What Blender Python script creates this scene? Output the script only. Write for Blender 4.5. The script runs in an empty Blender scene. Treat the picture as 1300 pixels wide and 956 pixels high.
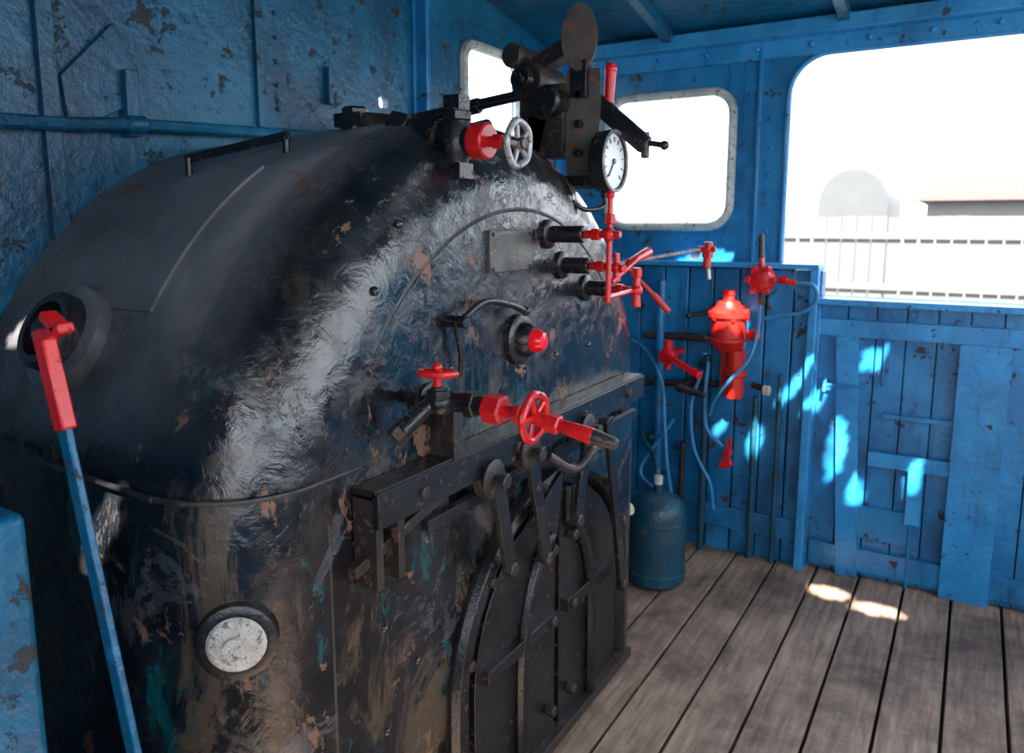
import bpy, bmesh, math, random
from mathutils import Vector, Matrix
random.seed(7)
V=Vector
# ------------------------------------------------------------------ materials
def newmat(name):
    m=bpy.data.materials.new(name); m.use_nodes=True
    nt=m.node_tree; b=nt.nodes['Principled BSDF']
    return m,nt,b
def noise(nt,scale,detail=4,rough=.55,dist=0,vec=None):
    n=nt.nodes.new('ShaderNodeTexNoise'); n.inputs['Scale'].default_value=scale
    n.inputs['Detail'].default_value=detail; n.inputs['Roughness'].default_value=rough
    n.inputs['Distortion'].default_value=dist
    if vec: nt.links.new(vec,n.inputs['Vector'])
    return n
def ramp(nt,src,p0,p1,c0=(0,0,0,1),c1=(1,1,1,1)):
    r=nt.nodes.new('ShaderNodeValToRGB'); e=r.color_ramp.elements
    e[0].position=p0;e[1].position=p1;e[0].color=c0;e[1].color=c1
    nt.links.new(src,r.inputs[0]); return r
def mix(nt,fac,a,b):
    n=nt.nodes.new('ShaderNodeMix'); n.data_type='RGBA'
    for s,v in ((n.inputs[0],fac),(n.inputs[6],a),(n.inputs[7],b)):
        if hasattr(v,'links') or hasattr(v,'is_output'): nt.links.new(v,s)
        else: s.default_value=v if not isinstance(v,tuple) else (v+(1,))[:4]
    return n.outputs[2]
def mth(nt,op,a,b=None):
    n=nt.nodes.new('ShaderNodeMath'); n.operation=op
    for i,v in enumerate((a,b)):
        if v is None: continue
        if hasattr(v,'is_output'): nt.links.new(v,n.inputs[i])
        else: n.inputs[i].default_value=v
    return n.outputs[0]
def coords(nt):
    t=nt.nodes.new('ShaderNodeTexCoord'); return t.outputs['Object']
def bump(nt,b,src,strength,dist=.01):
    n=nt.nodes.new('ShaderNodeBump'); n.inputs['Strength'].default_value=strength; n.inputs['Distance'].default_value=dist
    nt.links.new(src,n.inputs['Height']); nt.links.new(n.outputs[0],b.inputs['Normal']); return n
def paint(name,c1,c2,rough=.35,chip=(.07,.03,.02),chipamt=.70,scale=5,bstr=.5,bd=.006,metal=0,grime=0):
    m,nt,b=newmat(name); vec=coords(nt)
    n1=noise(nt,scale,6,.6,0,vec); r1=ramp(nt,n1.outputs[0],.35,.65)
    col=mix(nt,r1.outputs[0],c1,c2)
    if grime:
        n0=noise(nt,scale*.45,8,.7,.6,vec); r0=ramp(nt,n0.outputs[0],.46,.70)
        col=mix(nt,mth(nt,'MULTIPLY',r0.outputs[0],grime),col,(.006,.018,.028))
        n7=noise(nt,scale*1.6,9,.75,1.0,vec); r7=ramp(nt,n7.outputs[0],.59,.615)
        col=mix(nt,mth(nt,'MULTIPLY',r7.outputs[0],.35),col,(.04,.25,.42))
        mp=nt.nodes.new('ShaderNodeMapping'); mp.inputs['Scale'].default_value=(1,1,.12); nt.links.new(vec,mp.inputs[0])
        n5=noise(nt,scale*5,7,.7,.2,mp.outputs[0]); r5=ramp(nt,n5.outputs[0],.56,.72)
        col=mix(nt,mth(nt,'MULTIPLY',r5.outputs[0],grime),col,(.006,.02,.035))
    n2=noise(nt,scale*3.5,9,.7,.3,vec); r2=ramp(nt,n2.outputs[0],chipamt,chipamt+.015)
    col=mix(nt,r2.outputs[0],col,chip)
    nt.links.new(col,b.inputs['Base Color'])
    rr=mth(nt,'ADD',mth(nt,'MULTIPLY',r2.outputs[0],.4),rough); nt.links.new(rr,b.inputs['Roughness'])
    b.inputs['Metallic'].default_value=metal
    n3=noise(nt,scale*9,5,.6,0,vec)
    h=mth(nt,'SUBTRACT',n3.outputs[0],mth(nt,'MULTIPLY',r2.outputs[0],.6))
    bump(nt,b,h,bstr,bd); return m
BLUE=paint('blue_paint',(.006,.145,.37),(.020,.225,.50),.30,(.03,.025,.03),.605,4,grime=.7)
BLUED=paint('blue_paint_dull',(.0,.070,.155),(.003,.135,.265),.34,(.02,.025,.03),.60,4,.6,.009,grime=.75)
BLUEL=paint('blue_paint_light',(.010,.21,.51),(.03,.29,.63),.32,(.02,.05,.09),.615,6,grime=.45)
BLUET=paint('teal_tank_paint',(.0,.035,.07),(.005,.07,.115),.4,(.05,.045,.04),.58,8,grime=.5)
HOSE=paint('hose_blue',(.02,.15,.34),(.03,.21,.44),.4,(.02,.05,.1),.8,12)
RED=paint('red_paint',(.46,.005,.009),(.60,.012,.013),.26,(.05,.01,.01),.61,22,.3,.002)
REDO=paint('red_orange_paint',(.48,.010,.007),(.55,.018,.010),.33,(.1,.02,.01),.64,22,.3,.002)
BLK=paint('black_enamel',(.005,.005,.006),(.014,.014,.016),.22,(.05,.022,.015),.61,14,.5,.003)
IRON=paint('dirty_iron',(.012,.010,.010),(.030,.022,.019),.36,(.09,.04,.024),.57,14,.6,.003)
SILV=paint('silver_paint',(.22,.22,.23),(.38,.38,.39),.38,(.08,.06,.05),.57,30,.3,.002,.5)
WHT=paint('chalky_white',(.55,.51,.46),(.75,.72,.67),.8,(.3,.24,.2),.57,25,1.,.010)
CREAM=paint('window_rim_paint',(.30,.35,.36),(.50,.54,.52),.5,(.1,.08,.06),.58,14)
PLATE=paint('worn_plate',(.045,.045,.042),(.10,.10,.09),.30,(.16,.07,.04),.60,14,.4,.003,.3)
RUSTP=paint('rusty_plate',(.014,.013,.012),(.055,.046,.040),.55,(.11,.05,.03),.55,10,.6,.004,0)
DIAL,_n,_b=newmat('dial_white'); _b.inputs['Base Color'].default_value=(.72,.76,.8,1)
GLS,_n,_b=newmat('red_glass'); _b.inputs['Base Color'].default_value=(.75,.01,.02,1); _b.inputs['Roughness'].default_value=.12
def boilermat(name,rbase):
    m,nt,b=newmat(name); vec=coords(nt)
    sp=nt.nodes.new('ShaderNodeSeparateXYZ'); nt.links.new(vec,sp.inputs[0])
    n1=noise(nt,6,7,.65,.3,vec); r1=ramp(nt,n1.outputs[0],.42,.72)
    col=mix(nt,r1.outputs[0],(.003,.0035,.005),(.014,.016,.021))
    low=nt.nodes.new('ShaderNodeMapRange'); low.inputs[1].default_value=1.35; low.inputs[2].default_value=.95
    nt.links.new(sp.outputs[2],low.inputs[0])
    lowf=mth(nt,'ADD',mth(nt,'MULTIPLY',low.outputs[0],.75),.25)
    mp=nt.nodes.new('ShaderNodeMapping'); mp.inputs['Scale'].default_value=(1,1,.45); nt.links.new(vec,mp.inputs[0])
    n4=noise(nt,5,9,.74,.6,mp.outputs[0]); r4=ramp(nt,n4.outputs[0],.53,.59)
    brown=mth(nt,'MULTIPLY',mth(nt,'MULTIPLY',r4.outputs[0],lowf),.6)
    col=mix(nt,brown,col,(.095,.062,.034))
    n5=noise(nt,9,8,.75,.5,mp.outputs[0]); r5=ramp(nt,n5.outputs[0],.58,.63)
    col=mix(nt,mth(nt,'MULTIPLY',mth(nt,'MULTIPLY',r5.outputs[0],low.outputs[0]),.6),col,(.0,.085,.10))
    up=nt.nodes.new('ShaderNodeMapRange'); up.inputs[1].default_value=1.10; up.inputs[2].default_value=1.40
    nt.links.new(sp.outputs[2],up.inputs[0])
    bk=nt.nodes.new('ShaderNodeMapRange'); bk.inputs[1].default_value=-1.02; bk.inputs[2].default_value=-1.16
    nt.links.new(sp.outputs[0],bk.inputs[0])
    n6=noise(nt,3.5,9,.7,.3,vec); r6=ramp(nt,n6.outputs[0],.34,.60)
    dust=mth(nt,'MULTIPLY',mth(nt,'MULTIPLY',up.outputs[0],bk.outputs[0]),mth(nt,'ADD',mth(nt,'MULTIPLY',r6.outputs[0],.5),.40))
    col=mix(nt,dust,col,(.18,.175,.19))
    n9=noise(nt,4.5,10,.78,.8,vec); r9=ramp(nt,n9.outputs[0],.575,.59)
    col=mix(nt,mth(nt,'MULTIPLY',r9.outputs[0],.35),col,(.08,.09,.11))
    n2=noise(nt,9,10,.74,.4,vec); r2=ramp(nt,n2.outputs[0],.612,.619)
    col=mix(nt,r2.outputs[0],col,(.14,.06,.034))
    nt.links.new(col,b.inputs['Base Color'])
    n8=noise(nt,8,9,.75,.5,vec); r8=ramp(nt,n8.outputs[0],.44,.62)
    rr=mth(nt,'ADD',mth(nt,'ADD',mth(nt,'MULTIPLY',r2.outputs[0],.35),mth(nt,'MULTIPLY',dust,.40)),mth(nt,'ADD',mth(nt,'MULTIPLY',r8.outputs[0],.26),rbase))
    rr=mth(nt,'ADD',rr,mth(nt,'ADD',mth(nt,'MULTIPLY',brown,.35),mth(nt,'MULTIPLY',r9.outputs[0],.12)))
    nt.links.new(rr,b.inputs['Roughness'])
    b.inputs['Specular IOR Level'].default_value=.7
    a=noise(nt,4.5,3,.5,.4,vec); c=noise(nt,22,6,.62,.7,vec); d=noise(nt,110,3,.5,0,vec)
    h=mth(nt,'ADD',mth(nt,'MULTIPLY',a.outputs[0],1.3),mth(nt,'ADD',mth(nt,'MULTIPLY',c.outputs[0],.36),mth(nt,'MULTIPLY',d.outputs[0],.035)))
    h=mth(nt,'SUBTRACT',h,mth(nt,'MULTIPLY',r2.outputs[0],.12))
    h=mth(nt,'SUBTRACT',h,mth(nt,'MULTIPLY',r9.outputs[0],.06))
    bump(nt,b,h,.52,.016); return m
BOIL=boilermat('boiler_black_enamel',.10)
SEAM=boilermat('boiler_seam_enamel',.42)
def woodmat(name,c1,c2,stretch=(14,1.2,14)):
    m,nt,b=newmat(name); vec=coords(nt)
    mp=nt.nodes.new('ShaderNodeMapping'); mp.inputs['Scale'].default_value=stretch; nt.links.new(vec,mp.inputs[0])
    n=noise(nt,3,8,.65,.4,mp.outputs[0]); r=ramp(nt,n.outputs[0],.3,.7)
    n2=noise(nt,2.6,8,.75,.3,vec); r2=ramp(nt,n2.outputs[0],.44,.64)
    col=mix(nt,r.outputs[0],c1,c2); col=mix(nt,mth(nt,'MULTIPLY',r2.outputs[0],.75),col,(.045,.027,.020))
    nt.links.new(col,b.inputs['Base Color']); b.inputs['Roughness'].default_value=.6
    bump(nt,b,n.outputs[0],.5,.006); return m
WOOD=woodmat('weathered_floor_wood',(.16,.10,.072),(.44,.31,.235))
def plain(name,c,r=.8):
    m,nt,b=newmat(name); vec=coords(nt); n=noise(nt,2,5,.6,0,vec)
    rr=ramp(nt,n.outputs[0],.3,.7,tuple(x*.85 for x in c)+(1,),tuple(c)+(1,))
    nt.links.new(rr.outputs[0],b.inputs['Base Color']); b.inputs['Roughness'].default_value=r; return m
FEN=plain('pale_fence',(.082,.084,.086)); GRD=plain('pale_ground',(.14,.135,.13)); ROOFR=plain('red_tile_roof',(.055,.030,.028)); BLDG=plain('pale_stucco',(.15,.15,.148)); DOME=plain('grey_sheet',(.052,.058,.065)); DARK=plain('dark_gap',(.01,.01,.012))
# ------------------------------------------------------------------ builder
def frame(ax):
    ax=V(ax).normalized(); h=V((0,0,1)) if abs(ax.z)<.9 else V((0,1,0))
    u=ax.cross(h).normalized(); w=u.cross(ax).normalized(); return ax,u,w
class G:
    def __init__(s,name,mats,parent=None,bevel=0):
        s.bm=bmesh.new(); s.name=name; s.mats=mats; s.bevel=bevel; s.parent=parent
    def face(s,vs,m):
        try:
            f=s.bm.faces.new(vs); f.material_index=m; return f
        except ValueError: pass
    def rings(s,rs,m,cap0=True,cap1=True,close=True):
        R=[[s.bm.verts.new(p) for p in r] for r in rs]; n=len(R[0])
        for a,b in zip(R[:-1],R[1:]):
            for i in range(n if close else n-1):
                s.face([a[i],a[(i+1)%n],b[(i+1)%n],b[i]],m)
        if cap0: s.face(R[0][::-1],m)
        if cap1: s.face(R[-1],m)
        return R
    def lathe(s,o,ax,prof,m=0,n=28,cap=True):
        o=V(o); ax,u,w=frame(ax)
        s.rings([[o+ax*d+(u*math.cos(2*math.pi*i/n)+w*math.sin(2*math.pi*i/n))*max(r,1e-4) for i in range(n)] for d,r in prof],m,cap,cap); return s
    def cyl(s,a,b,r1,r2=None,m=0,n=20):
        a=V(a);b=V(b); r2=r1 if r2 is None else r2
        L=(b-a).length; e=min(L*.12,min(r1,r2)*.18)
        return s.lathe(a,b-a,[(0,r1-e),(e,r1),(L-e,r2),(L,r2-e)],m,n)
    def hexn(s,a,b,r,m=0):
        return s.cyl(a,b,r,None,m,6)
    def tor(s,c,ax,R,r,m=0,n=40,k=10,scal=0,ns=6):
        c=V(c); ax,u,w=frame(ax); rs=[]
        for i in range(n):
            t=2*math.pi*i/n; d=u*math.cos(t)+w*math.sin(t); RR=R*(1+scal*math.cos(ns*t))
            rs.append([c+d*(RR+r*math.cos(2*math.pi*j/k))+ax*(r*math.sin(2*math.pi*j/k)) for j in range(k)])
        rs.append(rs[0]); s.rings(rs,m,False,False); return s
    def wheel(s,c,ax,R,r,m=0,spokes=5,dish=0):
        s.tor(c,ax,R,r,m,48,10,.035,spokes); c=V(c); a,u,w=frame(ax)
        h=c+a*dish
        s.cyl(h-a*r*1.4,h+a*r*1.6,R*.28,None,m)
        for i in range(spokes):
            t=2*math.pi*i/spokes; d=u*math.cos(t)+w*math.sin(t); s.cyl(h+d*R*.15,c+d*R*.98,r*.75,r*.7,m,8)
        return s
    def box(s,c,d,m=0,rot=None):
        c=V(c); M=rot or Matrix.Identity(3); hs=[x/2 for x in d]
        vs=[s.bm.verts.new(c+M@V((x*hs[0],y*hs[1],z*hs[2]))) for x in(-1,1) for y in(-1,1) for z in(-1,1)]
        for f in ((0,1,3,2),(4,6,7,5),(0,4,5,1),(2,3,7,6),(0,2,6,4),(1,5,7,3)): s.face([vs[i] for i in f],m)
        return s
    def bar(s,a,b,w,t,up=(0,0,1),m=0):
        a=V(a);b=V(b);x=(b-a);L=x.length;x.normalize();z=V(up);y=z.cross(x).normalized();z=x.cross(y)
        M=Matrix((x,y,z)).transposed(); return s.box((a+b)/2,(L,w,t),m,M)
    def prism(s,poly,o,ux,uy,t,m=0):
        o=V(o);ux=V(ux);uy=V(uy);n=ux.cross(uy).normalized()
        A=[o+ux*p[0]+uy*p[1] for p in poly]
        s.rings([A,[p+n*t for p in A]],m); return s
    def sph(s,c,r,m=0,n=20,sz=1):
        return s.lathe(V(c)-V((0,0,r*sz)),(0,0,1),[(r*sz*(1-math.cos(math.pi*i/10)),r*math.sin(math.pi*i/10)) for i in range(11)],m,n)
    def sweep(s,pts,r,m=0,k=10,sub=8):
        pts=[V(p) for p in pts]; out=[]
        if len(pts)>2 and sub>1:
            P=[pts[0]*2-pts[1]]+pts+[pts[-1]*2-pts[-2]]
            for i in range(1,len(P)-2):
                for j in range(sub):
                    t=j/sub; a,b,c,d=P[i-1:i+3]
                    out.append(.5*((2*b)+(c-a)*t+(2*a-5*b+4*c-d)*t*t+(-a+3*b-3*c+d)*t**3))
            out.append(pts[-1])
        else: out=pts
        ax,u,w=frame(out[1]-out[0]); rs=[]
        for i,p in enumerate(out):
            t=(out[min(i+1,len(out)-1)]-out[max(i-1,0)]).normalized()
            u=(u-t*u.dot(t)).normalized(); w=t.cross(u)
            rs.append([p+(u*math.cos(2*math.pi*j/k)+w*math.sin(2*math.pi*j/k))*r for j in range(k)])
        s.rings(rs,m); return s
    def done(s,parent=None,ang=35):
        bmesh.ops.recalc_face_normals(s.bm,faces=s.bm.faces)
        me=bpy.data.meshes.new(s.name); s.bm.to_mesh(me); s.bm.free()
        for m in s.mats: me.materials.append(m)
        for p in me.polygons: p.use_smooth=True
        me.set_sharp_from_angle(angle=math.radians(ang))
        o=bpy.data.objects.new(s.name,me); bpy.context.collection.objects.link(o)
        if s.bevel:
            b=o.modifiers.new('b','BEVEL'); b.width=s.bevel; b.segments=2; b.limit_method='ANGLE'; b.angle_limit=math.radians(40)
        if parent or s.parent: o.parent=parent or s.parent
        return o
def rrect(x0,x1,z0,z1,r,n=8):
    out=[]
    for cx,cz,a0 in ((x1-r,z1-r,0),(x0+r,z1-r,90),(x0+r,z0+r,180),(x1-r,z0+r,270)):
        for i in range(n+1):
            a=math.radians(a0+90*i/n); out.append((cx+r*math.cos(a),cz+r*math.sin(a)))
    return out
def wall(name,outer,holes,fn,thick,mat,tn):
    bm=bmesh.new(); ed=[]
    for loop in [outer]+holes:
        vs=[bm.verts.new(fn(p)) for p in loop]
        for i in range(len(vs)): ed.append(bm.edges.new((vs[i],vs[(i+1)%len(vs)])))
    bmesh.ops.triangle_fill(bm,use_beauty=True,use_dissolve=False,edges=ed)
    r=bmesh.ops.extrude_face_region(bm,geom=bm.faces[:])
    for v in r['geom']:
        if isinstance(v,bmesh.types.BMVert): v.co+=V(tn)*thick
    bmesh.ops.recalc_face_normals(bm,faces=bm.faces)
    me=bpy.data.meshes.new(name); bm.to_mesh(me); bm.free(); me.materials.append(mat)
    o=bpy.data.objects.new(name,me); bpy.context.collection.objects.link(o); return o
def rim(name,loop,fn,r,mat):
    g=G(name,[mat]); pts=[V(fn(p)) for p in loop]; n=len(pts); k=8; rs=[]
    c=sum(pts,V())/n
    nrm=(pts[0]-c).cross(pts[n//4]-c).normalized()
    for i,p in enumerate(pts):
        t=(pts[(i+1)%n]-pts[i-1]).normalized(); u=nrm; w=t.cross(u)
        rs.append([p+u*r*1.1*math.cos(2*math.pi*j/k)+w*r*math.sin(2*math.pi*j/k) for j in range(k)])
    rs.append(rs[0]); g.rings(rs,0,False,False); return g.done()
# ------------------------------------------------------------------ dims
XF=-1.87; YS=3.47; YN=-.75; XR=1.7
def zr(y): return 2.33+.24*(1-((y-1.36)/2.11)**2)
outer=[(YN,-.1),(YS,-.1)]+[(YS+(YN-YS)*i/20,zr(YS+(YN-YS)*i/20)) for i in range(21)]
w1=rrect(2.68,3.12,1.88,2.24,.07)
h0=rrect(2.16,2.21,1.915,1.955,.01,2)
fx=lambda p:(XF,p[0],p[1])
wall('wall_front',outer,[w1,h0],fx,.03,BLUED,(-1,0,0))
rim('window_1',w1,lambda p:(XF+.006,p[0],p[1]),.022,CREAM)
fy=lambda p:(p[0],YS,p[1])
w2=rrect(-1.56,-.965,1.49,2.085,.10); w3=rrect(-.73,.75,1.19,2.2,.16)
wside=wall('wall_side',[(XF,-.1),(XR,-.1),(XR,2.33),(XF,2.33)],[w2,w3],fy,.04,BLUE,(0,1,0))
rim('window_2',w2,lambda p:(p[0],YS-.006,p[1]),.02,CREAM)
rim('window_3',w3,lambda p:(p[0],YS-.004,p[1]),.012,BLUEL)
fn_=lambda p:(p[0],YN,p[1])
wall('wall_near',[(XF,-.1),(XR,-.1),(XR,2.33),(XF,2.33)],[[(.62,1.0),(1.4,1.0),(1.4,2.02),(.62,2.02)],rrect(-.45,.5,1.08,2.1,.08,4)],fn_,.04,BLUE,(0,-1,0))
g=G('wall_rear',[BLUE],None,.004)
g.box((XR+.02,(YN+YS)/2,.55),(.04,YS-YN,1.1))
for y in (YN+.05,.6,2.3,YS-.05): g.box((XR+.02,y,1.16),(.06,.08,2.32))
g.done()
# roof sheet, with made-up holes added to let sun patches fall inside (sun d=(-.25,.65,-.72))
SUN_HOLES=[(.48,.88,.080,.050,0),(.66,.83,.095,.045,.1),(.25,1.58,.03,.13,.3),(.225,1.97,.045,.05,0),(.40,1.42,.03,.06,.4),(.09,1.76,.022,.09,-.2),
 (-.39,1.97,.085,.10,.2),(-.66,2.40,.13,.05,.2),(-.08,1.55,.025,.08,.3),(-.02,1.80,.02,.10,-.3),(.58,1.50,.02,.07,.3),(-.25,1.60,.02,.05,0),
 (-.795,-.56,.035,.085,-.5),(-1.34,-.22,.04,.03,.5)]
def holed(x,y):
    for cx,cy,rx,ry,a in SUN_HOLES:
        dx,dy=x-cx,y-cy; u=(dx*math.cos(a)+dy*math.sin(a))/rx; v=(-dx*math.sin(a)+dy*math.cos(a))/ry
        if u*u+v*v<1+.35*math.sin(x*90)*math.cos(y*80): return True
    return False
bm=bmesh.new(); h=.015; nx=int((XR-XF+.2)/h); ny=int((YS-YN+.3)/h); vm={}
def gv(i,j):
    if (i,j) not in vm:
        x=XF-.1+i*h; y=YN-.15+j*h; vm[(i,j)]=bm.verts.new((x,y,zr(y)))
    return vm[(i,j)]
for i in range(nx):
    for j in range(ny):
        x=XF-.1+(i+.5)*h; y=YN-.15+(j+.5)*h
        if not holed(x,y): bm.faces.new([gv(i,j),gv(i+1,j),gv(i+1,j+1),gv(i,j+1)])
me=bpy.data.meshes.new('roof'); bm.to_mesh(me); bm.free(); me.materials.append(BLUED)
for p in me.polygons: p.use_smooth=True
o=bpy.data.objects.new('ceiling',me); bpy.context.collection.objects.link(o)
N=24
g=G('roof_rib',[BLUED]);
for x in (-1.25,-.52,.80,1.3):
    rs=[]
    for i in range(N+1):
        y=YN+(YS-YN)*i/N; z=zr(y)-.002; rs.append([V((x-.02,y,z)),V((x+.02,y,z)),V((x+.02,y,z-.045)),V((x-.02,y,z-.045))])
    g.rings(rs,0)
g.done()
g=G('trim_1',[BLUEL],None,.004); g.box(((XF+XR)/2,YS-.04,2.30),(XR-XF,.08,.06)).box(((XF+XR)/2,YS-.008,2.24),(XR-XF,.016,.09))
for i in range(16): g.sph((XF+.12+i*.22,YS-.018,2.24),.011)
g.done()
g=G('trim_2',[BLUE],None,.004); g.box((XF+.03,YS-.03,1.165),(.06,.06,2.2)); g.box((-.85,YS-.012,1.78),(.015,.02,.92)); 
for i in range(8): g.sph((-.80,YS-.004,1.35+i*.12),.008); g.sph((-.91,YS-.004,1.35+i*.12),.006)
g.done()
g=G('floor',[WOOD,DARK],None,.003); x=XF; 
while x<XR:
    w=.172
    g.box((x+w/2,(YN+YS)/2,-.02+random.uniform(-.002,.002)),(w-.010,YS-YN,.04),0); x+=w
g.box(((XF+XR)/2,(YN+YS)/2,-.06),(XR-XF,YS-YN,.03),1)
g.done()
# ------------------------------------------------------------------ front wall details
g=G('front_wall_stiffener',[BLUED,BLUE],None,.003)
g.prism([(1.027,1.845),(1.162,1.987),(1.226,1.886),(1.214,1.807),(1.123,1.758),(1.037,1.748)],(XF,0,0),(0,1,0),(0,0,1),.016,0)
g.box((XF+.010,1.00,1.9),(.020,.04,.9),0)
g.box((XF+.008,1.62,2.05),(.016,.03,.7),0)
g.box((XF+.03,2.37,2.1),(.06,.012,.8),1).box((XF+.006,2.40,2.1),(.012,.10,.8),1)
g.box((XF+.02,1.19,1.80),(.04,.035,.16),0)
g.box((XF+.012,1.90,1.95),(.024,.02,.12),0)
for i in range(11): g.sph((XF+.004,1.30+.12*i,2.27+.01*i),.009,0,10); g.sph((XF+.004,1.69,1.78+.07*i),.007,0,10)
for i in range(7): g.sph((XF+.004,1.0,1.6+.11*i),.01,0,10)
g.done()
g=G('wall_pipe',[BLUED]); g.sweep([(XF+.05,-.7,1.66),(XF+.05,.87,1.723),(XF+.05,1.18,1.746),(XF+.05,1.85,1.78)],.016,0)
g.cyl((XF+.05,1.16,1.745),(XF+.05,1.21,1.748),.022); g.cyl((XF,1.19,1.746),(XF+.05,1.19,1.746),.01); g.cyl((XF,.2,1.70),(XF+.05,.2,1.70),.01); g.done()
# ------------------------------------------------------------------ boiler
CY,CZ,RR,RS=1.57,.88,.87,.18
def prof(X,r,na=56,cy=CY):
    out=[V((X,cy-r,CZ*i/10)) for i in range(10)]
    out+=[V((X,cy-r*math.cos(math.pi*i/na),CZ+r*math.sin(math.pi*i/na))) for i in range(na+1)]
    out+=[V((X,cy+r,CZ*(9-i)/10)) for i in range(10)]
    return out
boiler=bpy.data.objects.new('locomotive_boiler',None); bpy.context.collection.objects.link(boiler)
g=G('firebox_shell',[BOIL])
st=[(-1.137,RR+.004),(-1.130,RR),(-1.11,RR)]
for i in range(1,13):
    t=math.pi/2*i/12; st.append((-1.11+RS*math.sin(t),RR-RS*(1-math.cos(t))))
pre=[prof(x,RR+.004-(-1.137-x)*.035,56,CY+(-1.137-x)*.035) for x in (XF+.005,-1.7,-1.5,-1.3)]
g.rings(pre+[prof(x,r) for x,r in st],0,True,True)
g.done(boiler,60)
g=G('seam_flanges',[SEAM])
path=[(XF+.01,.728,1.06),(-1.4,.711,1.06),(-1.13,.702,1.06)]+[(-1.11+(RS-.004)*math.sin(a),.88-(RS-.004)*math.cos(a),1.06) for a in [math.pi/2*i/6 for i in range(7)]]+[(-.934,1.0,1.06)]
g.sweep(path,.0052,0,8,4)
arc=[(-.9385,CY-.655*math.cos(math.radians(a)),CZ+.655*math.sin(math.radians(a))) for a in range(36,186,6)]
g.sweep(arc,.0105,0,8,3)
g.sweep([(-.9335,.915,z) for z in (0,.3,.6,.85,.98)],.0052,0,8,3)
g.done(boiler)
g=G('cladding_panel',[BOIL])
A=[math.radians(32+26*i/8) for i in range(9)]
def rp(X): return RR+.004-(-1.137-X)*.035, CY+(-1.137-X)*.035
grid=[];inn=[]
for X in (-1.66,-1.53,-1.40,-1.28):
    r,cy=rp(X); grid.append([V((X,cy-(r+.006)*math.cos(a),CZ+(r+.006)*math.sin(a))) for a in A]); inn.append([V((X,cy-(r-.01)*math.cos(a),CZ+(r-.01)*math.sin(a))) for a in A])
g.rings([a+b[::-1] for a,b in zip(grid,inn)],0)
g.done(boiler)
g=G('grab_bar',[BLK],None,.002); g.bar((-1.545,1.12,1.645),(-1.28,1.185,1.69),.010,.018)
g.cyl((-1.535,1.12,1.59),(-1.535,1.12,1.65),.008).cyl((-1.29,1.185,1.64),(-1.29,1.185,1.69),.008); g.done(boiler)
n=V((0,-.886,.463)); c=V((-1.50,.80,1.283))
g=G('washout_plug_black',[BLK,IRON,BOIL]); g.lathe(c-n*.04,n,[(0,.078),(.085,.078),(.092,.070),(.092,.055),(.07,.052),(.07,.0)],0,40); g.hexn(c,c+n*.06,.028); 
g.lathe(c-n*.03,n,[(0,.108),(.042,.105),(.048,.09)],2,40); g.done(boiler)
n=V((.707,-.707,0)); c=V((-.978,.748,.83))
g=G('washout_plug_white',[WHT,BLK]); g.lathe(c-n*.03,n,[(0,.066),(.038,.064),(.042,.056),(.042,.047)],1,36)
g.lathe(c,n,[(0,.05),(.010,.049),(.018,.042),(.02,.02),(.03,.019),(.032,.001)],0,30); g.done(boiler)
g=G('name_plate',[PLATE,BLK],None,.002); g.box((-.925,1.512,1.440),(.012,.185,.095),0)
for y in (1.43,1.595):
    for z in (1.40,1.478): g.sph((-.919,y,z),.005,1,10)
g.done(boiler)
g=G('sight_glass',[BLK,GLS]); c=(-.935,1.55,1.228)
g.lathe(c,(1,0,0),[(0,.062),(.02,.060),(.026,.05),(.026,.042),(.045,.040),(.055,.032),(.055,.02)],0,36)
g.lathe((-.90,1.55,1.228),(1,0,0),[(0,.03),(.03,.028),(.046,.020),(.050,.002)],1,24); g.done(boiler)
g=G('small_lever',[BLK]); g.sweep([(-.90,1.27,1.30),(-.895,1.36,1.335),(-.89,1.46,1.32),(-.89,1.52,1.30)],.008); g.cyl((-.94,1.28,1.30),(-.885,1.28,1.30),.013); g.sph((-.89,1.525,1.30),.012); g.sweep([(-.91,1.27,1.30),(-.91,1.29,1.23),(-.92,1.30,1.18)],.006); g.done(boiler)
# rail
g=G('door_rail',[IRON,BLK],None,.003)
g.box((-.90,1.60,1.027),(.055,1.26,.012),1).box((-.873,1.60,.995),(.014,1.26,.066),1)
for y in (.98,1.04): g.box((-.90,y,.93),(.055,.018,.17),0)
g.box((-.90,1.1,.93),(.02,.34,.022),0,Matrix.Rotation(math.radians(14),3,'X'))
g.box((-.905,1.7,.90),(.02,1.1,.025),1)
for y in (1.1,1.45,1.8,2.1): g.hexn((-.87,y,.995),(-.858,y,.995),.013,0)
g.done(boiler)
g=G('door_hangers',[IRON,BLK],None,.002)
for y,z in ((1.33,.955),(1.49,.975),(1.80,.955)):
    g.lathe((-.885,y,z),(1,0,0),[(0,.03),(.006,.044),(.012,.030),(.026,.030),(.032,.044),(.038,.030)],0,26)
    g.cyl((-.93,y,z),(-.82,y,z),.011,None,0); g.hexn((-.835,y,z),(-.818,y,z),.018,0)
for a,b in (((1.34,.955),(1.40,.72)),((1.49,.975),(1.57,.68)),((1.80,.955),(1.74,.72)),((1.93,.955),(2.06,.40))):
    g.bar((-.855,a[0],a[1]),(-.855,b[0],b[1]),.014,.042,(0,1,0),1)
    g.hexn((-.87,b[0],b[1]),(-.84,b[0],b[1]),.018,0)
g.prism([(1.50,.80),(1.66,.88),(1.63,.72)],(-.87,0,0),(0,1,0),(0,0,1),.014,1)
g.sweep([(-.84,1.55,.95),(-.81,1.63,.90),(-.80,1.72,.93),(-.83,1.82,.90)],.011,0)
g.done(boiler)
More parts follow.
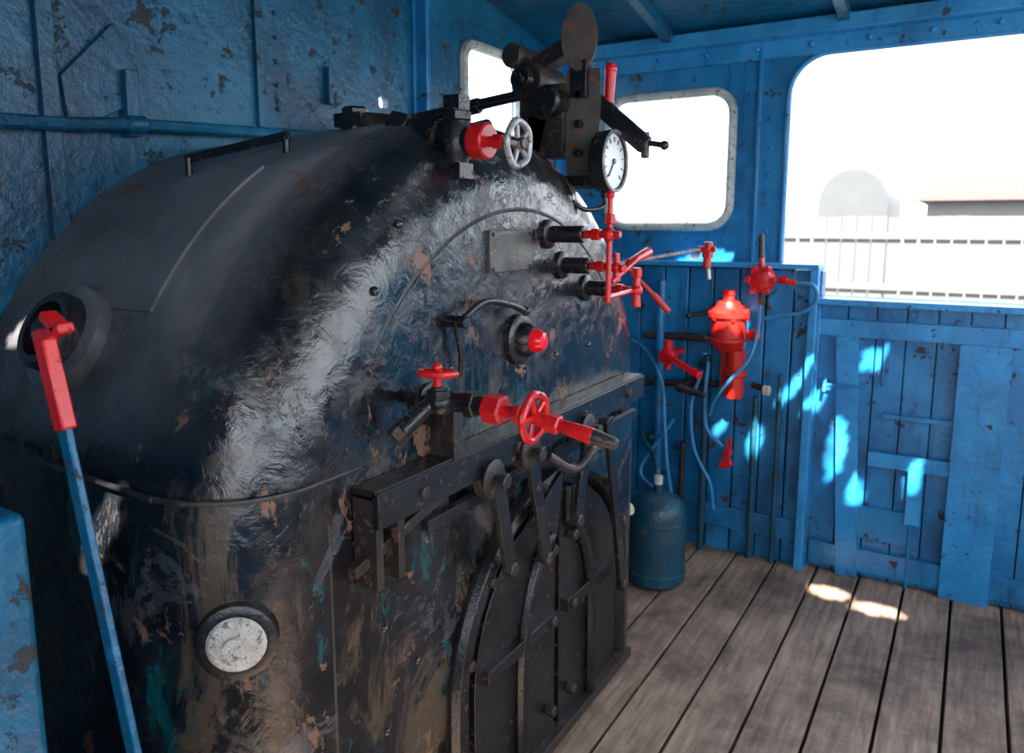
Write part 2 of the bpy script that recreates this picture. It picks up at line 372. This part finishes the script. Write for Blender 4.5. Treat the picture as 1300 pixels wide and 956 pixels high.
def ell(cy,cz,ry,rz,a0,a1,n=16): return [(cy+ry*math.cos(math.radians(a0+(a1-a0)*i/n)),cz+rz*math.sin(math.radians(a0+(a1-a0)*i/n))) for i in range(n+1)]
g=G('fire_door',[BLK,IRON],None,.004)
fr=[(-.915,y,z) for y,z in [(1.27,.1)]+ell(1.72,.42,.45,.42,180,0,18)+[(2.17,.1)]]
g.sweep(fr,.026,0,8,2)
for s in (-1,1):
    poly=[(1.72+s*.012,.1)]+[(1.72+s*.012,.80)]+[(1.72+s*abs(p[0]-1.72),p[1]) for p in ell(1.72,.42,.40,.38,88,0,12)]+[(1.72+s*.40,.1)]
    if s>0: poly=poly[::-1]
    g.prism(poly,(-.93,0,0),(0,1,0),(0,0,1),.028,0)
    inner=[(-.90,1.72+s*.06,.80)]+[(-.895,1.72+s*abs(p[0]-1.72),p[1]) for p in ell(1.72,.36,.20,.36,75,0,10)]+[(-.895,1.72+s*.20,.1)]
    g.sweep(inner,.020,0,8,2)
    g.box((-.893,1.72+s*.2,.46),(.02,.34,.035),0)
    for z in (.2,.46,.66): g.hexn((-.90,1.72+s*.06,z),(-.872,1.72+s*.06,z),.016,1)
    for a in (20,50,75,110,140,165):
        if (a<90)==(s>0): 
            yy=1.72+.45*math.cos(math.radians(a)); zz=.42+.42*math.sin(math.radians(a)); g.hexn((-.90,yy,zz),(-.880,yy,zz),.014,1)
g.box((-.90,1.72,.10),(.05,.96,.03),1)
g.done(boiler)
g=G('stay_bolts',[BOIL])
for y,z in ((1.05,1.38),(1.12,1.5),(1.28,1.2),(1.75,1.16),(1.95,1.16),(2.1,1.12),(1.05,.72),(1.05,.5),(1.15,.6),(1.2,.35),(2.05,1.3)): g.sph((-.931,y,z),.009,0,12)
g.done(boiler)
# ------------------------------------------------------------------ water gauge test cocks
g=G('water_gauge_cocks',[BLK,RED])
for (y,z,xe) in ((1.70,1.476,-.825),(1.775,1.395,-.845),(1.92,1.325,-.855)):
    g.lathe((-.935,y,z),(1,0,0),[(0,.038),(.015,.036),(.02,.028)],0,24)
    g.lathe((-.93,y,z),(1,0,0),[(0,.021),(xe+.93-.004,.021),(xe+.93,.018)],0,20)
    g.cyl((xe,y,z),(xe+.035,y,z),.010,None,1); g.hexn((xe+.02,y,z),(xe+.042,y,z),.016,1)
g.cyl((-.76,1.70,1.31),(-.76,1.705,1.565),.007,None,1)
g.sph((-.76,1.70,1.476),.017,1); g.cyl((-.79,1.70,1.476),(-.73,1.70,1.476),.009,None,1); g.hexn((-.76,1.705,1.50),(-.76,1.705,1.525),.014,1)
g.cyl((-.81,1.775,1.395),(-.735,1.74,1.393),.009,None,1); g.sph((-.76,1.75,1.394),.015,1); g.cyl((-.76,1.75,1.36),(-.76,1.75,1.43),.010,.007,1)
g.cyl((-.82,1.92,1.325),(-.77,1.92,1.323),.010,None,1); g.sph((-.775,1.92,1.324),.017,1); g.cyl((-.775,1.92,1.28),(-.775,1.92,1.365),.013,.009,1); g.hexn((-.775,1.92,1.36),(-.775,1.92,1.385),.015,1)
g.cyl((-.775,1.86,1.40),(-.775,2.0,1.425),.010,.014,1); g.cyl((-.76,1.72,1.36),(-.76,1.88,1.41),.007,None,1)
g.cyl((-.77,1.70,1.32),(-.78,1.92,1.325),.006,None,1)
g.sph((-.76,1.705,1.57),.011,1)
g.done(boiler)
# ------------------------------------------------------------------ steam valve at the top
g=G('top_steam_valve',[BLK,RED,SILV,IRON]); y=1.35
g.hexn((-1.24,y,1.70),(-1.24,y,1.765),.032,0); g.box((-1.24,y,1.735),(.08,.06,.03),0)
g.cyl((-1.24,y,1.735),(-1.10,y,1.715),.022,None,3); g.hexn((-1.13,y,1.72),(-1.075,y,1.705),.034,0); g.cyl((-1.10,y,1.713),(-.93,y,1.676),.026,None,0)
g.hexn((-1.045,y,1.697),(-.995,y,1.688),.038,0); g.lathe((-.957,y,1.60),(0,0,1),[(0,.024),(.03,.024),(.05,.034),(.08,.036),(.105,.028),(.13,.024),(.14,.024)],0)
g.box((-.962,y,1.612),(.058,.05,.032),0); g.box((-.957,y,1.752),(.04,.04,.03),0); g.hexn((-.957,y,1.715),(-.957,y,1.735),.034,0)
g.lathe((-.935,y,1.673),(1,-.0,-.06),[(0,.026),(.012,.03),(.02,.030)],0)
g.lathe((-.915,y,1.672),(1,0,-.06),[(0,.034),(.004,.037),(.036,.037),(.04,.033),(.04,.014)],1,32)
g.cyl((-.88,y,1.669),(-.815,y,1.664),.011,None,1); g.hexn((-.865,y,1.668),(-.84,y,1.667),.016,1)
g.wheel((-.806,y,1.661),(1,0,-.06),.044,.0075,2,5); g.cyl((-.83,y,1.663),(-.79,y,1.661),.012,None,3)
g.cyl((-.957,y,1.69),(-.957,y+.12,1.72),.014,None,0)
g.done(boiler)
# ------------------------------------------------------------------ regulator quadrant
g=G('regulator_quadrant',[IRON,BLK,RED,RUSTP],None,.002)
ux=V((.94,.35,0)); o=V((-.985,2.0,0))
poly=[(-.035,1.60),(.045,1.60),(.05,1.72),(.055,1.85),(.05,1.93),(-.04,1.93),(-.055,1.85),(-.045,1.72)]
g.prism(poly,o,ux,(0,0,1),.014,3)
poly=[(.05*math.cos(math.radians(a)),2.01+.09*math.sin(math.radians(a))) for a in range(0,360,15)]
g.prism(poly,o+V((0,-.02,0)),ux,(0,0,1),.014,3)
g.box(o+V((0,0,1.90)),(.05,.06,.10),1)
g.box((-.985,1.99,1.62),(.14,.10,.03),1)
for dz in (1.70,1.78,1.86): g.hexn(o+V((.0,-.03,dz)),o+V((0,.03,dz)),.013,1)
g.cyl((-1.12,1.92,1.90),(-1.12,2.08,1.90),.055,None,0); g.cyl((-1.16,1.90,1.97),(-1.16,2.08,1.97),.034,None,0)
g.cyl((-1.05,1.90,1.84),(-1.05,2.10,1.84),.042,None,1); g.box((-1.09,2.0,1.79),(.14,.10,.20),0)
g.bar((-1.14,1.99,1.94),(-1.02,1.99,1.99),.06,.045,(0,0,1),0)
g.lathe((-1.12,1.90,1.90),(0,-1,0),[(0,.035),(.02,.03),(.02,.015),(.03,.014)],1)
g.bar((-1.15,2.0,1.62),(-1.10,2.0,1.80),.10,.06,(1,0,0),0)
g.cyl((-1.85,2.0,1.80),(-1.12,2.0,1.885),.016,None,1); g.cyl((-1.45,2.0,1.845),(-1.33,2.0,1.86),.024,None,1)
g.cyl((-1.85,1.93,1.80),(-1.14,1.93,1.87),.010,None,1)
g.bar((-1.02,2.02,1.90),(-.80,2.02,1.715),.025,.05,(0,0,1),1); g.cyl((-.84,2.02,1.73),(-.745,2.02,1.712),.008,None,1); g.sph((-.745,2.02,1.712),.013,1)
g.cyl((-.80,2.02,1.75),(-.80,2.02,1.68),.012,None,1)
g.cyl((-.93,2.06,1.84),(-.925,2.06,1.93),.014,.016,2); g.sph((-.925,2.06,1.935),.018,2)
g.done(boiler)
g=G('pressure_gauge',[BLK,DIAL,SILV]); c=(-.925,1.98,1.672)
g.lathe(c,(1,0,0),[(0,.06),(.01,.082),(.045,.086),(.055,.086),(.055,.076),(.045,.074)],0,48)
g.lathe((-.884,1.98,1.672),(1,0,0),[(0,.074),(.008,.074)],1,48)
g.tor((-.870,1.98,1.672),(1,0,0),.081,.005,2,48,8)
for i in range(11):
    a=math.radians(225-27*i)
    d=V((0,math.cos(a),math.sin(a))); cc=V((-.875,1.98,1.672))
    g.bar(cc+d*.052,cc+d*.066,.002,.004,(1,0,0),0)
g.bar((-.874,1.98,1.672),(-.874,1.945,1.63),.002,.005,(1,0,0),0); g.cyl((-.877,1.98,1.672),(-.870,1.98,1.672),.008,None,0)
g.sweep([(-.90,1.98,1.59),(-.90,1.97,1.55),(-.92,1.9,1.54),(-.94,1.86,1.56)],.007,0)
g.hexn((-.90,1.98,1.575),(-.90,1.98,1.60),.014,0)
g.done(boiler)
# ------------------------------------------------------------------ valve group mid backhead
g=G('injector_steam_valve',[BLK,RED,IRON]); y=1.15;z=1.16
g.lathe((-.935,1.2,1.14),(1,0,0),[(0,.045),(.015,.044),(.018,.03)],0)
g.sweep([(-.93,1.2,1.14),(-.89,1.19,1.15),(-.85,1.15,1.165),(-.80,1.15,1.167)],.019,0)
g.sph((-.845,1.13,1.165),.026,0); g.cyl((-.86,1.12,1.165),(-.885,1.06,1.12),.015,.017,0); g.hexn((-.88,1.075,1.13),(-.895,1.05,1.105),.020,2)
g.cyl((-.845,1.12,1.165),(-.845,1.12,1.20),.016,.013,0); g.hexn((-.845,1.12,1.175),(-.845,1.12,1.195),.022,0); g.cyl((-.845,1.12,1.19),(-.845,1.12,1.225),.008,None,1)
g.wheel((-.845,1.12,1.225),(0,0.1,1),.034,.0065,1,5); g.sph((-.845,1.12,1.235),.010,1)
g.hexn((-.80,y,1.167),(-.775,y,1.167),.027,0); g.cyl((-.80,y,1.167),(-.745,y,1.165),.018,None,0)
g.hexn((-.757,y,1.165),(-.715,y,1.163),.029,1); g.cyl((-.72,y,1.163),(-.655,y,1.159),.011,None,1); g.hexn((-.695,y,1.161),(-.68,y,1.161),.017,1)
g.wheel((-.653,y,1.159),(1,0,-.06),.042,.0075,1,5)
g.cyl((-.655,y,1.159),(-.625,y,1.154),.013,None,1); g.hexn((-.628,y,1.155),(-.60,y,1.151),.018,1)
g.lathe((-.60,y,1.151),(1,0,-.17),[(0,.011),(.02,.013),(.06,.015),(.065,.014)],1); g.lathe((-.54,y,1.141),(1,0,-.17),[(0,.014),(.045,.011),(.05,.007)],2)
g.box((-.90,1.22,1.08),(.06,.03,.12),2)
g.done(boiler)
# ------------------------------------------------------------------ hand lever (left)
g=G('hand_lever',[RED,BLUED],None,.003); y=.52
g.bar((-1.003,y,1.245),(-.72,y,-.0),.010,.024,(1,0,0),1)
g.bar((-1.033,y,1.365),(-.998,y,1.235),.020,.024,(1,0,0),0)
g.bar((-1.04,y,1.352),(-.975,y,1.372),.022,.014,(0,0,1),0); g.bar((-1.018,y,1.385),(-.985,y,1.368),.022,.014,(0,0,1),0)
g.box((-.76,y,.02),(.16,.08,.04),1)
g.done()
g=G('storage_box',[BLUED],None,.012); g.box((-1.455,.2,.56),(.80,.58,1.12)); g.done()
# ------------------------------------------------------------------ side wall cladding
g=G('panelling_tall',[BLUE,BLUEL],None,.004); x=-1.80
while x<-.60:
    w=.115; g.box((x+w/2,3.422,.655+random.uniform(-.003,.003)),(w-.007,.08+random.uniform(-.006,.006),1.31)); x+=w
g.box((-1.21,3.40,1.325),(1.32,.13,.022),1); g.box((-.565,3.40,.66),(.035,.13,1.33),1)
g.box((-1.2,3.375,.16),(1.24,.012,.10),0)
g.done(wside)
g=G('door_panelling',[BLUE,BLUEL],None,.004); x=-.545
while x<XR-.05:
    w=.11; g.box((x+w/2,3.438+random.uniform(-.003,.003),.59),(w-.006,.05,1.17)); x+=w
g.box((.57,3.40,1.185),(2.24,.12,.025),1); g.box((.57,3.40,1.075),(2.24,.03,.07),1)
g.bar((-.43,3.395,1.04),(-.375,3.395,.0),.018,.085,(1,0,0),1)
g.box((.06,3.39,.52),(.17,.03,1.04),1)
g.box((-.14,3.39,.535),(.36,.014,.06),1); g.box((-.14,3.388,.41),(.055,.014,.26),1)
g.cyl((-.145,3.395,.30),(-.145,3.395,.0),.007,None,0); g.cyl((-.506,3.38,.83),(-.352,3.37,.835),.006,None,0); g.cyl((-.506,3.37,.80),(-.506,3.39,.86),.008,None,0)
g.box((-.13,3.40,.72),(.3,.012,.02),0); g.box((.5,3.39,.52),(.07,.03,1.04),1); g.box((.57,3.40,.08),(2.2,.02,.1),0)
g.box((-.25,3.40,.25),(.2,.01,.14),0); g.box((-.28,3.40,.95),(.02,.02,.2),0)
g.done(wside)
# ------------------------------------------------------------------ lubricator and pipework cluster
g=G('mechanical_lubricator',[REDO,RED,IRON])
g.lathe((-.90,3.29,.95),(0,0,1),[(0,.03),(.01,.05),(.03,.062),(.05,.085),(.06,.085),(.065,.072),(.15,.074),(.155,.088),(.175,.088),(.18,.075),(.20,.055),(.22,.045),(.225,.025),(.245,.022),(.25,.028),(.268,.028),(.272,.012)],0,30)
g.lathe((-.86,3.29,.74),(0,0,1),[(0,.02),(.01,.035),(.04,.038),(.10,.036),(.11,.048),(.13,.048),(.135,.036),(.22,.04)],0,26)
for a in range(0,360,60): g.hexn((-.90+.078*math.cos(math.radians(a)),3.29+.078*math.sin(math.radians(a)),1.09),(-.90+.078*math.cos(math.radians(a)),3.29+.078*math.sin(math.radians(a)),1.14),.011,0)
g.cyl((-.985,3.29,1.12),(-1.07,3.27,1.10),.010,None,2); g.sph((-1.07,3.27,1.10),.014,2); g.cyl((-.82,3.29,1.03),(-.76,3.29,1.03),.02,None,0); g.hexn((-.80,3.29,1.03),(-.775,3.29,1.03),.028,0)
g.box((-.89,3.35,.95),(.09,.04,.40),0); g.done()
g=G('sander_valve',[RED,IRON,SILV,HOSE])
g.lathe((-.768,3.345,1.27),(0,-1,0),[(0,.05),(.02,.055),(.05,.055),(.06,.045),(.075,.042),(.08,.02)],0,28)
for a in range(0,360,60):
    q=V((-.768+.052*math.cos(math.radians(a)),3.305,1.27+.052*math.sin(math.radians(a)))); g.cyl(q,q-V((0,.045,0)),.013,None,0,10)
g.cyl((-.768,3.30,1.31),(-.775,3.30,1.37),.012,None,0); g.cyl((-.775,3.30,1.36),(-.777,3.29,1.46),.014,.011,1)
g.cyl((-.72,3.31,1.27),(-.63,3.31,1.26),.012,None,0); g.hexn((-.69,3.31,1.27),(-.665,3.31,1.27),.02,0)
g.cyl((-.768,3.31,1.22),(-.768,3.31,1.16),.014,None,1); g.cyl((-.768,3.33,1.28),(-.768,3.375,1.28),.02,None,1)
g.sweep([(-.64,3.31,1.26),(-.56,3.30,1.25),(-.545,3.30,1.19),(-.60,3.30,1.14),(-.70,3.30,1.12),(-.76,3.30,1.10)],.009,3)
g.sweep([(-.768,3.30,1.16),(-.765,3.26,1.05),(-.79,3.22,.93),(-.86,3.20,.84),(-.93,3.24,.74),(-.96,3.27,.66)],.008,3)
g.done()
g=G('air_hoses',[HOSE,SILV])
g.sweep([(-1.33,3.25,.97),(-1.24,3.22,.93),(-1.16,3.20,.80),(-1.14,3.2,.60),(-1.12,3.2,.40),(-1.08,3.2,.2),(-1.03,3.15,.03)],.009)
g.sweep([(-1.0,3.28,.86),(-1.04,3.26,.70),(-1.02,3.26,.50),(-.95,3.28,.35),(-.93,3.29,.22)],.008)
g.sweep([(-.97,3.26,.90),(-.98,3.26,.74),(-.97,3.27,.60),(-.90,3.29,.52)],.008)
g.sweep([(-1.12,3.26,.62),(-1.2,3.26,.50),(-1.27,3.25,.35),(-1.15,3.2,.28)],.009)
g.done()
g=G('steam_pipework',[BLUET,IRON,BLUE,WHT])
g.cyl((-1.00,3.34,.0),(-1.00,3.34,.92),.016,None,0); g.cyl((-.78,3.35,.0),(-.78,3.35,.75),.012,None,0); g.cyl((-1.22,3.33,.0),(-1.22,3.33,1.25),.02,None,2)
g.cyl((-1.30,3.34,.99),(-.98,3.34,.995),.018,None,1); g.cyl((-1.30,3.34,.76),(-.95,3.34,.79),.016,None,1)
for a in ((-1.25,3.34,.5),(-1.10,3.34,.15)): g.sph(a,.03,0)
g.cyl((-.80,3.36,.80),(-.72,3.32,.79),.014,None,1); g.cyl((-.745,3.32,.79),(-.715,3.32,.79),.022,None,3)
g.cyl((-.68,3.35,.86),(-.68,3.35,.0),.010,None,0); g.cyl((-1.1,3.34,0),(-1.1,3.34,.5),.014,None,1)
g.done(wside)
g=G('isolating_cock',[RED,IRON])
g.lathe((-1.12,3.18,.93),(0,-1,0),[(0,.038),(.045,.036),(.05,.02)],0); g.cyl((-1.12,3.33,.93),(-1.12,3.17,.93),.018,None,0); g.cyl((-1.12,3.16,.87),(-1.12,3.16,1.0),.015,.019,0)
g.bar((-1.12,3.13,.94),(-.97,3.11,.87),.020,.022,(0,0,1),0); g.hexn((-1.0,3.13,.88),(-.96,3.11,.865),.019,0)
g.cyl((-1.06,3.13,.80),(-.93,3.10,.785),.018,.012,1); g.cyl((-1.06,3.35,.80),(-1.06,3.12,.80),.013,None,1)
g.done(wside)
g=G('drain_cock',[RED]); g.cyl((-.888,3.36,.48),(-.888,3.30,.48),.018); g.bar((-.888,3.30,.44),(-.868,3.29,.56),.018,.020,(1,0,0)); g.cyl((-.91,3.30,.43),(-.86,3.30,.45),.018,None); g.done()
g=G('whistle_rod',[SILV,REDO]); g.cyl((-1.06,2.45,1.365),(-.815,2.62,1.415),.006,None,0); g.cyl((-.80,2.62,1.35),(-.795,2.62,1.44),.014,None,1); g.hexn((-.797,2.62,1.385),(-.797,2.62,1.41),.020,1); g.cyl((-.83,2.62,1.415),(-.77,2.62,1.415),.010,None,1); g.cyl((-.795,2.62,1.35),(-.79,2.62,1.31),.008,None,0)
g.cyl((-1.18,2.38,1.34),(-1.05,2.45,1.367),.012,None,0); g.done(boiler)
g=G('damper_handle',[REDO,IRON]); g.cyl((-1.10,2.55,1.375),(-.97,2.58,1.245),.007,.008,0); g.cyl((-.975,2.58,1.25),(-.92,2.59,1.19),.012,.010,0); g.cyl((-1.2,2.36,1.3),(-1.09,2.55,1.37),.012,None,1); g.done(boiler)
g=G('far_side_brackets',[IRON,WHT]); g.cyl((-1.08,2.42,1.11),(-1.05,2.50,1.11),.026,None,1); g.cyl((-1.05,2.42,.47),(-1.01,2.50,.47),.024,None,1)
g.box((-1.08,2.5,.93),(.02,.2,.02),0); g.done(boiler)
g=G('air_tank',[BLUET,WHT]); g.lathe((-1.06,2.92,0),(0,0,1),[(0,.10),(.02,.12),(.30,.12),(.34,.113),(.37,.09),(.39,.05),(.40,.02),(.43,.02)],0,36)
g.tor((-1.06,2.92,.28),(0,0,1),.12,.005,0); g.tor((-1.06,2.92,.06),(0,0,1),.12,.005,0); g.cyl((-1.06,2.92,.42),(-1.06,2.92,.465),.018,None,1)
g.sweep([(-1.06,2.92,.43),(-1.10,2.98,.52),(-1.20,3.1,.55),(-1.3,3.3,.6)],.012,0); g.done()
# ------------------------------------------------------------------ outside
g=G('ground_exterior',[GRD]); g.box((0,0,-1.5),(160,160,.1)); g.done()
g=G('yard_fence',[FEN],None,.01)
for i in range(70): g.box((-9+i*.25,15,.1+random.uniform(-.02,.02)),(.22,.05,3.05))
g.box((0,14.94,1.3),(18,.06,.12)); g.box((0,14.94,.4),(18,.06,.12)); g.done()
g=G('shed_building',[BLDG,ROOFR]); g.box((2,21,.3),(6,4,3.4),0); g.prism([(-2.3,2.0),(2.3,2.0),(0,2.55)],(-1.2,21,0),(0,1,0),(0,0,1),6.4,1); g.done()
g=G('quonset_hut',[DOME])
sec=[(-3.75,-1.4)]+[(-2.9-.85*math.cos(math.pi*i/20),2.0+.95*math.sin(math.pi*i/20)) for i in range(21)]+[(-2.05,-1.4)]
g.rings([[V((a,y,b)) for a,b in sec] for y in (22,26)],0); g.done()
# ------------------------------------------------------------------ light
w=bpy.data.worlds.new('sky'); bpy.context.scene.world=w; w.use_nodes=True
bg=w.node_tree.nodes['Background']; bg.inputs[0].default_value=(.86,.93,1,1); bg.inputs[1].default_value=5.3
sd=bpy.data.lights.new('sun','SUN'); sd.energy=40; sd.angle=math.radians(.6); sd.color=(1,.93,.82)
so=bpy.data.objects.new('sun',sd); bpy.context.collection.objects.link(so)
so.rotation_euler=V((-.25,.65,-.72)).to_track_quat('-Z','Y').to_euler()
# ------------------------------------------------------------------ camera
sc=bpy.context.scene; sc.view_settings.view_transform='Standard'; sc.view_settings.exposure=.1
cd=bpy.data.cameras.new('camera');cam=bpy.data.objects.new('camera',cd);bpy.context.collection.objects.link(cam);sc.camera=cam
cam.location=(0,0,1.5);cam.rotation_euler=(math.radians(81.27),0,math.radians(31.3));cd.lens=26.695;cd.sensor_width=36;cd.shift_y=-45/1300;cd.clip_start=.02
cd.dof.use_dof=True; cd.dof.focus_distance=1.45; cd.dof.aperture_fstop=4.5
